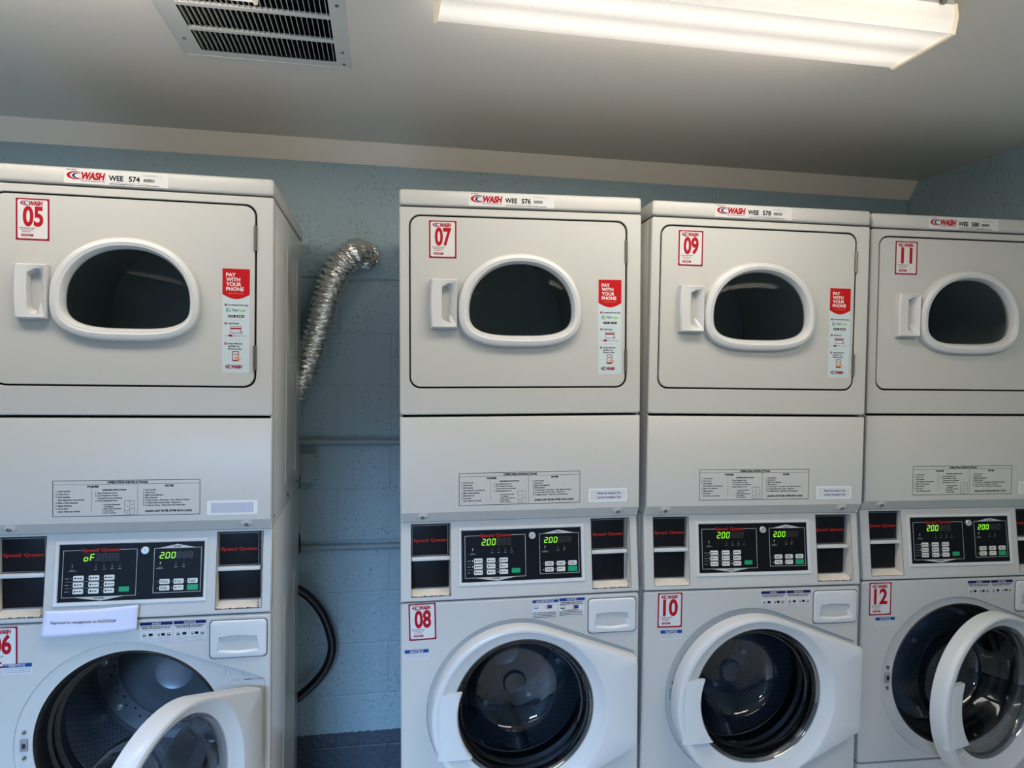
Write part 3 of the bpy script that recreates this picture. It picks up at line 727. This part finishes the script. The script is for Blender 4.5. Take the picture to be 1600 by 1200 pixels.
def f_disp(b):
    o = lambda k, r: rrect(.532+k, .674-k, .739+k, .838-k, r)
    c = (.603, .772)
    P0 = [(.648, .795), (.655, .757), (.603, .753), (.551, .757), (.556, .795), (.603, .798)]
    P1 = [(.642, .793), (.642, .778), (.603, .777), (.564, .778), (.564, .793), (.603, .796)]
    b.loft(c, [(o(0, .010), .002), (o(.001, .010), -.003), (o(.003, .009), -.005), (o(.009, .008), -.0062), (inset(P0, -.002, c), -.006), (P0, -.0045), (P1, .022)], plastic, cap1=True, n=72)
make('drawer', f_disp)
def f_dgap(b):
    b.loft((.599, .80), [(rrect(.5245, .6735, .7495, .8605, .011), -.0005), (rrect(.528, .670, .753, .857, .010), -.0005)], groove)
make('d_drawer_gap', lambda b: b.rings([[(x, -.0004, z) for x, z in rrect(.5305, .6755, .7375, .8395, .0105)], [(x, -.0004, z) for x, z in rrect(.5325, .6735, .7395, .8375, .010)]], groove))

# ---- printed stickers shared by the machines
def f_instr(b):
    x0, x1, z0, z1 = .161, .5065, 1.1175, 1.2085; t = .0013
    b.frame(x0, x1, z0, z1, t, ink, 0); b.rect(x0, x1, z1-.0105, z1-.0098, ink, 0); xm = x0+.196; b.rect(xm, xm+.0007, z0, z1-.0103, ink, 0)
    b.text('OPERATING INSTRUCTIONS', (x0+x1)/2, z1-.0083, .0052, ink, 0, bold=.055, align='c')
    b.text('WASHER', x0+.092, z1-.018, .0048, ink, 0, bold=.055, align='c'); b.text('DRYER', x0+.272, z1-.018, .0048, ink, 0, bold=.055, align='c')
    L1 = ['1. Load Laundry', '2. Close Door', '3. Add Supplies', '    (See Dispenser Instructions)', '4. Make Cycle Selection', '5. Make Payment', '6. Press Start', '    (Door Must be Closed)']
    for i, s in enumerate(L1): b.text(s.strip(), x0+(.012 if s[0] == ' ' else .007), z1-.0285-i*.0073, .0037, ink, 0, bold=.032)
    b.rect(x0+.088, x0+.0886, z0+.012, z1-.022, ink, 0)
    b.text('DISPENSER INSTRUCTIONS', x0+.142, z1-.0265, .0032, ink, 0, bold=.055, align='c')
    for i, s in enumerate(['1. Open Dispenser Door', '2. Load Supplies in Proper', '   Compartment (as indicated)', '3. Close Dispenser Door']):
        b.text(s.strip(), x0+(.103 if s[0] == ' ' else .098), z1-.034-i*.0065, .0035, ink, 0, bold=.032)
    for i, s in enumerate(['1. Pre Wash Detergent', '   (If Offered)', '2. Main Wash Detergent', '3. Liquid Bleach', '4. Fabric Softener']):
        b.text(s.strip(), x0+(.119 if s[0] == ' ' else .114), z1-.0635-i*.0052, .0031, ink, 0, bold=.032)
    b.frame(xm-.0305, xm-.0065, z0+.003, z0+.038, .0006, ink, 0); b.rect(xm-.0185, xm-.0179, z0+.003, z0+.038, ink, 0)
    b.rect(xm-.0305, xm-.0185, z0+.013, z0+.0136, ink, 0); b.rect(xm-.018, xm-.0065, z0+.018, z0+.0186, ink, 0)
    for s, dx, dz in (('2', -.0245, .023), ('3', -.0245, .006), ('4', -.0125, .026), ('1', -.0125, .008)): b.text(s, xm+dx, z0+dz, .004, ink, 0, align='c')
    for i, s in enumerate(['1. Load Laundry', '2. Close Door', '3. Make Cycle Selection', '4. Make Payment', '5. To Start Dryer - Press Start - Door Must be Closed', '6. To Stop Dryer During Cycle - Open Door', '7. To Restart Dryer - Close Door and Press Start']):
        b.text(s, xm+.013, z1-.0275-i*.0066, .0037, ink, 0, bold=.032, asp=.94)
    b.text('(CLEAN LINT FILTER AFTER EACH LOAD)', x0+.270, z0+.0085, .0047, ink, 0, bold=.055, align='c', w=.112)
make('d_instructions', f_instr)
def f_pay(b):
    x0, x1, z0, z1 = .5525, .6195, 1.4925, 1.7605; w = x1-x0; xc = (x0+x1)/2
    b.rect(x0, x1, z0, z1, stick, 0)
    zb = z1-.072
    b.shape([(x0, z1), (x0, zb+.006)]+[(x0+w*i/10, zb+.006-.012*math.sin(PI*i/10)) for i in range(1, 10)]+[(x1, zb+.006), (x1, z1)], payred, 1)
    for i, s in enumerate(['PAY', 'WITH', 'YOUR', 'PHONE']): b.text(s, x0+.009, z1-.020-i*.0122, .0092, white, 2, bold=.025)
    b.text('SIMPLE. SAFE. SECURE.', xc, z1-.0645, .0026, orange, 2, align='c')
    def num(n, z, lines):
        b.disc(x0+.0085, z+.0018, .0034, b.y(1), crim, n=16); b.text(n, x0+.0085, z, .0036, white, 2, align='c', bold=.02)
        for i, s in enumerate(lines): b.text(s, x0+.0145, z-i*.0068, .0042, ink, 1, bold=.03)
    num('1', z0+.173, ['Download Free App']); 
    b.crescent(x0+.0145, z0+.1615, .0055, .0052, .002, cyan, 1); b.disc(x0+.0175, z0+.1615, .0042, b.y(2), lgreen, n=16); b.text('P', x0+.0175, z0+.1592, .0045, white, 3, align='c', bold=.03)
    b.text('Pay', x0+.0245, z0+.159, .0062, blue, 1, bold=.02, shear=.15); b.text('Range', x0+.0362, z0+.159, .0062, lgreen, 1, bold=.02, shear=.15)
    b.shape(rr_(x0+.0235, z0+.146, .019, .0062, .001), ink, 1); b.shape(rr_(x0+.0445, z0+.146, .019, .0062, .001), ink, 1)
    b.words(x0+.016, z0+.1452, .014, .0016, white, 2); b.words(x0+.0375, z0+.1452, .014, .0016, white, 2)
    b.rect(x0+.018, x1-.018, z0+.1345, z0+.1349, ghost, 1)
    num('2', z0+.1255, ['Add Funds'])
    b.frame(xc-.0135, xc+.0135, z0+.1025, z0+.1205, .0011, crim, 1); b.rect(xc-.0135, xc+.0135, z0+.1125, z0+.1165, crim, 1); b.disc(xc+.013, z0+.1045, .0034, b.y(2), crim, n=14); b.disc(xc+.013, z0+.1045, .0020, b.y(3), stick, n=14)
    b.words(x0+.006, z0+.0945, .008, .0022, ghost, 1); b.rect(x0+.0155, x0+.0245, z0+.0935, z0+.0985, crim, 1); b.frame(x0+.0255, x0+.032, z0+.0935, z0+.0985, .0006, blue, 1); b.words(x0+.0335, z0+.0945, .027, .0022, ghost, 1)
    b.rect(x0+.018, x1-.018, z0+.0865, z0+.0869, ghost, 1)
    num('3', z0+.0735, ['Swipe Machine', 'Number on', 'Phone to Pay!']); 
    b.frame(xc-.0085, xc+.0075, z0+.030, z0+.0555, .0017, crim, 1); b.rect(xc-.0085, xc+.0075, z0+.030, z0+.0335, crim, 1); b.words(xc-.0045, z0+.0465, .009, .002, crim, 1)
    b.shape([(xc+.0015, z0+.0335), (xc+.003, z0+.0435), (xc+.0065, z0+.0425), (xc+.0135, z0+.036), (xc+.009, z0+.0315)], orange, 2); b.rect(xc-.0015, xc+.0005, z0+.037, z0+.0405, crim, 2)
    b.wash(x0+.008, z0+.012, .0078, crim, dblue, 1)
make('d_payment', f_pay)
def number_sticker(num, name):
    b = Decal(); w, h = .075, .1025
    b.rect(0, w, 0, h, crim, 0); b.shape(rrect(.0042, w-.0042, .0045, h-.0035, .004, 4), labelw, 1)
    b.wash(.010, h-.0165, .0095, red, dblue, 2)
    b.text(num, w/2+.001, .0365, .0455, red, 2, bold=.035, align='c', w=.0455 if num != '11' else .038)
    b.words(.008, .029, .036, .0017, ink, 2); b.words(.012, .0245, .028, .0016, crim, 2); b.words(.015, .020, .020, .0016, crim, 2)
    b.shape(rr_(.026, .0125, .027, .0055, .0022), crim, 2); b.words(.016, .0117, .018, .0014, labelw, 3)
    return b.mesh(name, sharp=None)
def asset_label(num):
    b = Decal(); w, h = .240, .036
    b.rect(0, w, 0, h, labelw, 0); b.words(.006, h-.0035, .022, .0018, crim, 1)
    b.wash(.006, .0115, .0165, red, dblue, 1); b.words(.038, .0062, .055, .0016, crim, 1)
    b.text('WEE', .1015, .0115, .0125, ink, 1, bold=.035, w=.034); b.text(num, .1475, .0115, .0125, ink, 1, bold=.035, w=.026)
    b.words(.108, .0062, .085, .0016, ghost, 1); b.words(.104, .0025, .115, .0018, ink, 1); b.words(.180, h-.007, .034, .0013, ghost, 1); b.words(.180, h-.0095, .044, .0013, ghost, 1)
    x = .182
    while x < .208: d = random.choice((.0006, .001, .0014)); b.rect(x, x+d, .0125, .0205, ink, 1); x += d+.0007
    return b.mesh('asset_label', sharp=None)
def f_notice(b):
    w, h = .066, .027
    b.rect(0, w, 0, h, labelw, 0); b.rect(0, w, h-.0095, h, blue, 1); b.text('NOTICE', w/2, h-.008, .0062, labelw, 2, bold=.02, align='c', w=.036)
    for i in range(3): b.words(.003, .0128-i*.0045, w-.006, .0022, ghost, 1)
make('d_notice', f_notice)
def f_twin(b):
    for k, t in ((0, 'AVISO'), (1, 'NOTICE')):
        x = k*.081; w, h = .0785, .052
        b.rect(x, x+w, 0, h, labelw, 0); b.frame(x, x+w, 0, h, .0005, ghost, 1); b.rect(x, x+w, h-.0085, h, dblue, 1); b.text(t, x+w/2, h-.0072, .0055, labelw, 2, bold=.02, align='c')
        b.words(x+.003, h-.0135, w-.006, .0026, ink, 1); b.words(x+.006, h-.0175, w-.012, .0026, ink, 1); b.rect(x+.0385, x+.0389, .001, h-.019, ink, 1)
        b.words(x+.003, h-.0225, w-.006, .0018, ghost, 1)
        for i, (dx, ww) in enumerate(((.007, .008), (.021, .010), (.043, .005), (.051, .009), (.065, .009))):
            b.frame(x+dx, x+dx+ww, .0155, .0225, .0008, ink, 1); b.rect(x+dx, x+dx+ww, .0155, .0185 if i % 2 == 0 else .0215, ink, 1)
        for i in range(4): b.words(x+.004, .0115-i*.003, .031, .0014, ghost, 1); b.words(x+.042, .0115-i*.003, .033, .0014, ghost, 1)
make('d_twin', f_twin)
def f_adv(b):
    for k, t in ((0, 'ADVERTENCIA'), (1, 'NOTICE')):
        x = k*.0775; w, h = .0765, .052; z = k*.002
        b.rect(x, x+w, z, z+h, labelw, 0); b.frame(x, x+w, z, z+h, .0005, ghost, 1); b.rect(x+.002, x+w, z+h-.0085, z+h, blue, 1); b.text(t, x+w/2, z+h-.0072, .0055, labelw, 2, bold=.02, align='c')
        zz = .022 if k else .028
        b.frame(x+.006, x+.019, z+zz, z+zz+.009, .0007, ink, 1); b.rect(x+.006, x+.019, z+zz, z+zz+.0028, cyan if not k else ink, 1)
        b.crescent(x+.047, z+zz+.004, .008, .007, .002, orange, 1); b.rect(x+.045, x+.0585, z+zz-.001, z+zz+.009, blue, 2)
        if k: b.words(x+.006, z+.038, .066, .0026, ink, 1); b.words(x+.004, z+.0335, .070, .0026, ink, 1)
        b.words(x+.020, z+zz+.009, .014, .001, orange, 1); b.words(x+.060, z+zz+.009, .012, .001, orange, 1)
        for i in range(4): b.words(x+.003+(.01 if not i and k else 0), z+.018-i*.0045-(.003 if not k else .002), w-.008-(.02 if not i and k else 0), .0022, ink, 1)
make('d_adv', f_adv)
def f_soap(b):
    b.shape(rr_(.0565, .019, .113, .038, .003), clearp, 0); b.rect(.004, .109, .004, .034, labelw, 1)
    b.text('Please Use Liquid or Eco', .060, .0220, .0058, blue, 2, bold=.02, align='c', w=.070); b.text('Laundry Detergent Only', .060, .0100, .0058, blue, 2, bold=.02, align='c', w=.070)
make('d_soap', f_soap)
def f_faded(b): b.shape(rr_(.0625, .0185, .125, .037, .004), white, 0); b.rect(.010, .115, .005, .031, tapef, 1)
make('d_faded', f_faded)

def machine(nd, nw, asset, x, y, z, a, bb, theta, label, twin='d_twin', soap='d_soap', rusty=(0, 1), washer_tag=(.024, .7435, .037, .7095), wide=None):
    root = bpy.data.objects.new('stacked_washer_dryer', None); C.objects.link(root)
    root.location = (x-bb, y, z); root.rotation_euler = (0, bb, a)
    props(root, label, 'washer dryer', 'stacked washer and dryer units along the wall')
    P = lambda n, m, par=root, loc=None, rot=None: obj(n, M[m], par, loc, rot)
    P('cabinet', 'cabinet'); [P('foot', 'foot', root, (fx, fy, 0)) for fx in (.06, W-.06) for fy in (.09, D-.06)]; P('lid', 'lid'); P('dryer_front_panel', 'dryer_front')
    dd = P('dryer_door', 'dryer_door'); P('window_frame', 'dryer_ring', dd); P('dryer_window', 'dryer_glass', dd)['label'] = 'dark rounded glass window'
    P('door_handle', 'door_handle', dd)
    for hz in (1.832, 1.523): P('hinge', 'hinge', dd, (0, 0, hz))
    P('dryer_drum', 'dryer_drum')
    ns = obj('number_sticker', number_sticker(nd, 'number_sticker'), dd, (.080, 0, 1.8015), (0, wide or 0, 0)); ns['label'] = 'red and white sticker reading %s' % nd
    P('payment_sticker', 'd_payment', dd, (.0055, 0, -.009))['label'] = 'tall red and pale sticker about paying by phone'
    obj('asset_label', asset_label(asset), root, (.188, -.0022, 1.9465))['label'] = 'white printed label reading WEE %s' % asset
    ap = P('access_panel', 'access_panel')
    for sx in (.061, .620): P('screw', 'screw', ap, (sx, 0, 0))
    P('instruction_decal', 'd_instructions', ap)['label'] = 'black framed operating instructions'
    if soap: P('detergent_label' if soap == 'd_soap' else 'faded_label', soap, ap, (.532 if soap == 'd_soap' else .523, 0, 1.118 if soap == 'd_soap' else 1.115))
    ch = P('control_housing', 'control_housing')
    kp = P('keypad', 'keypad_of' if nd == '05' else 'keypad', ch, (KP[0], hy(KP[2])-.0003+.0006, KP[2]), (-SL, 0, 0)); kp['label'] = 'black keypad with green digital displays'
    w, h = KP[1]-KP[0], (KP[3]-KP[2])/math.cos(SL)
    kz = KP[2]+.87*(KP[3]-KP[2]); P('key_lock', 'key_lock', ch, (KP[0]+.586*w, hy(kz)-.001, kz), (-SL, 0, 0))
    for i, c in enumerate(CS):
        P('coin_slide_cover', 'coin_cover', ch, (c[0]+.0005, 0, 0)); P('slide_print', 'd_coin_print', ch, (c[0]+.0005, .0308, 0)); P('slide_bar', 'coin_bar', ch, (c[0]+.0004, 0, 0)); P('lower_insert', 'coin_insert', ch, (c[0]+.0005, 0, 0))
        if i in rusty: P('rust_mark', 'd_rust', ch, (c[0], hy(.868)-.0012, 0))
    wf = P('washer_front_panel', 'washer_front'); P('latch_plate', 'latch_plate', wf)
    P('kick_panel', 'kick_panel'); P('door_gasket', 'gasket'); wd = P('washer_drum', 'washer_drum'); [P('lifter', 'lifter%d' % k, wd) for k in range(3)]
    wo = P('washer_door', 'washer_door', root, (HINGE[0], HINGE[1], 0), (0, 0, math.radians(theta)))
    P('door_glass', 'door_glass', wo); P('glass_seal', 'glass_seal', wo); P('door_grip', 'door_grip', wo)
    if nd == '05':
        d = Decal()
        for i in range(40):
            x_ = .585+.078*i/40
            if random.random() < .75: d.rect(x_, x_+.002, .6775, .6780+.0016*random.random(), rust, 0)
        for x_, h_ in ((.570, .020), (.583, .012), (.612, .016), (.560, .009)): d.rect(x_, x_+.0007, .690, .690+h_, ghost, 0)
        obj('rust_mark', d, wf)
    P('detergent_drawer', 'drawer'); P('drawer_gap', 'd_drawer_gap', wf)
    obj('number_sticker', number_sticker(nw, 'number_sticker'), wf, (washer_tag[0], 0, washer_tag[1]), (0, -.02 if nw == '08' else 0, 0))['label'] = 'red and white sticker reading %s' % nw
    P('notice_sticker', 'd_notice', wf, (washer_tag[2], 0, washer_tag[3]))
    P('warning_sticker', twin, wf, (.363 if twin == 'd_twin' else .3675, 0, .790))
    return root
machine('05', '06', '574', -1.0182, -.0575, -.001, .0343, .0007, 70, 'white stacked laundry unit numbered 05 and 06, washer door wide open, at far left', soap='d_faded', washer_tag=(.007, .7445, .048, .727))
machine('07', '08', '576', 0, 0, 0, 0, -.0146, 0, 'white stacked laundry unit numbered 07 and 08, washer door shut, beside wall gap', twin='d_adv', washer_tag=(.0235, .7455, .011, .6935))
machine('09', '10', '578', .7041, .0073, .0074, -.0074, .0006, 1.6, 'white stacked laundry unit numbered 09 and 10, washer door just ajar', rusty=(1,), washer_tag=(.042, .7435, .052, .7085))
machine('11', '12', '580', 1.4158, .0308, .0091, -.0116, -.003, 17.2, 'white stacked laundry unit numbered 11 and 12, washer door partly open, rightmost in the row', rusty=(), washer_tag=(.024, .7435, .047, .7095))

# ================================================================ THINGS ROUND THE MACHINES
# torn paper note taped over the seam of unit 05 / 06
b = B(); nx, nz = 24, 8; g = []
for j in range(nz+1):
    row = []
    for i in range(nx+1):
        u, v = i/nx, j/nz
        x = -.8815+.2225*u + .0095*v*(1-.45*u); z = .8185+.0075*u+.0655*v-.0035*math.sin(u*PI)*v
        if j == 0: z += random.uniform(-.0012, .0012)
        yy = -.0615-.004*u*(1-u)*4*(1-v)+.010*u*.6*0+.004*(1-v)*(u-.5)
        row.append(b.bm.verts.new((x, yy+.0085*u*.2, z)))
    g.append(row)
for p, q in zip(g, g[1:]):
    for i in range(nx): b.face([p[i], p[i+1], q[i+1], q[i]], paper)
note = obj('paper_note', b)
md = note.modifiers.new('thick', 'SOLIDIFY'); md.thickness = .0003
props(note, 'torn white paper note reading Reported to management on 02/27/2024, taped below the keypad', 'note')
d = Decal(); d.text('Reported to management on 02/27/2024', -.8555, .8520, .0070, ink, 0, bold=.012, shear=.12, w=.150)
t = obj('note_print', d, note, (0, -.0668, 0)); t['label'] = 'dark printed line of text'

# foil duct from the wall down behind the left unit
def spline(pts, n):
    pts = [Vector(p) for p in pts]; o = []
    P = [2*pts[0]-pts[1]]+pts+[2*pts[-1]-pts[-2]]
    for i in range(1, len(P)-2):
        for k in range(n):
            t = k/n; a, b_, c, d_ = P[i-1], P[i], P[i+1], P[i+2]
            o.append(.5*((2*b_)+(c-a)*t+(2*a-5*b_+4*c-d_)*t*t+(3*b_-a-3*c+d_)*t**3))
    o.append(pts[-1]); return o
def resample(pts, step):
    o = [pts[0]]; acc = 0
    for a, b_ in zip(pts, pts[1:]):
        L = (b_-a).length; 
        while acc+L >= step:
            f = (step-acc)/L; a = a+(b_-a)*f; o.append(a.copy()); L = (b_-a).length; acc = 0
        acc += L
    return o
foil = mat('duct_foil', (232, 229, 222), .26, metal=1)
nt = foil.node_tree; tc = nt.nodes.new('ShaderNodeTexCoord'); vo = nt.nodes.new('ShaderNodeTexVoronoi'); vo.inputs['Scale'].default_value = 70; no = nt.nodes.new('ShaderNodeTexNoise'); no.inputs['Scale'].default_value = 60
mp = nt.nodes.new('ShaderNodeMapping'); mp.inputs['Scale'].default_value = (.45, .45, 1.6)
bp = nt.nodes.new('ShaderNodeBump'); bp.inputs['Strength'].default_value = .8; bp.inputs['Distance'].default_value = .004
ad = nt.nodes.new('ShaderNodeMath'); ad.operation = 'ADD'
nt.links.new(tc.outputs['Object'], mp.inputs[0]); nt.links.new(mp.outputs[0], vo.inputs[0]); nt.links.new(mp.outputs[0], no.inputs[0])
nt.links.new(vo.outputs['Distance'], ad.inputs[0]); nt.links.new(no.outputs[0], ad.inputs[1]); nt.links.new(ad.outputs[0], bp.inputs['Height']); nt.links.new(bp.outputs[0], nt.nodes['Principled BSDF'].inputs['Normal'])
path = resample(spline([(-.150, .797, 1.915), (-.154, .775, 1.918), (-.182, .712, 1.912), (-.235, .700, 1.855), (-.272, .708, 1.765), (-.300, .713, 1.66), (-.334, .718, 1.545), (-.374, .720, 1.43), (-.435, .720, 1.32), (-.50, .715, 1.22)], 30), .0022)
rn = random.Random(3); wr = [[rn.uniform(-1, 1) for k in range(40)] for i in range(len(path)+1)]
def drad(i):
    s = i*.0022; c = .5+.5*math.cos(2*PI*s/.0205); base = .0478+.0068*c
    return lambda k: base + .0012*wr[i//5][k]*(1-c*.6) + .0006*math.sin(k*1.7+i*.35)
b = B(); b.tube(path, drad, foil, n=40); dobj = obj('foil_duct', b)
props(dobj, 'crinkled silver flexible duct running from the blue wall down behind the left unit', 'duct')

b = B(); hp = spline([(-.47, .715, .70), (-.40, .722, .685), (-.345, .735, .650), (-.290, .742, .580), (-.258, .742, .500), (-.250, .742, .435), (-.270, .742, .370), (-.315, .74, .310), (-.385, .732, .255), (-.47, .72, .21)], 14)
b.tube(hp, .0165, hosem, n=16); props(obj('drain_hose', b), 'thick black hose bowing out from behind the left unit against the blue wall', 'hose')

root = bpy.data.objects.new('outlet_box', None); C.objects.link(root); root.location = room(-.345, WY, 1.115); root.rotation_euler = (0, 0, RY)
props(root, 'painted metal outlet box on the blue wall, half hidden behind the left unit', 'outlet')
b = B(); b.box(-.055, .055, -.030, -.001, -.052, .052, platem, r=.003); obj('box', b, root)
b = B(); b.box(-.058, .058, -.034, -.030, -.055, .055, platem, r=.002); obj('cover_plate', b, root)
for sx in (-1, 1):
    for sz in (-1, 1): b = B(); b.tube([(sx*.048, -.033, sz*.045), (sx*.048, -.037, sz*.045)], .004, steel, n=10); obj('screw', b, root)
b = B(); e0 = room(-.405, WY-.058, 1.13)
b.box(e0.x-.03, e0.x+.035, e0.y-.014, e0.y+.014, e0.z-.02, e0.z+.02, blackm, r=.006)
b.tube(spline([(e0.x+.01, e0.y, 1.12), (-.378, e0.y-.01, 1.09), (-.385, e0.y-.02, 1.0), (-.392, .73, .93), (-.375, .73, .87), (-.372, .73, .82), (-.385, .73, .79), (-.41, .72, .74)], 10), .0075, blackm, n=10)
props(obj('power_cord', b), 'black power cord hanging from the outlet box beside the left unit', 'cord')
for z, lab in ((1.213, 'painted conduit pipe along the wall, upper of the two, just above the outlet box'), (.810, 'painted conduit pipe along the wall, lower of the two, above the black hose')):
    b = B(); b.tube([tuple(room(XL+.01, WY-.0135)[:2])+(z,), tuple(room(XR-.01, WY-.0135)[:2])+(z-.004,)], .0125, cond, n=16); props(obj('conduit_pipe', b), lab, 'pipe', 'conduit pipes on the wall')
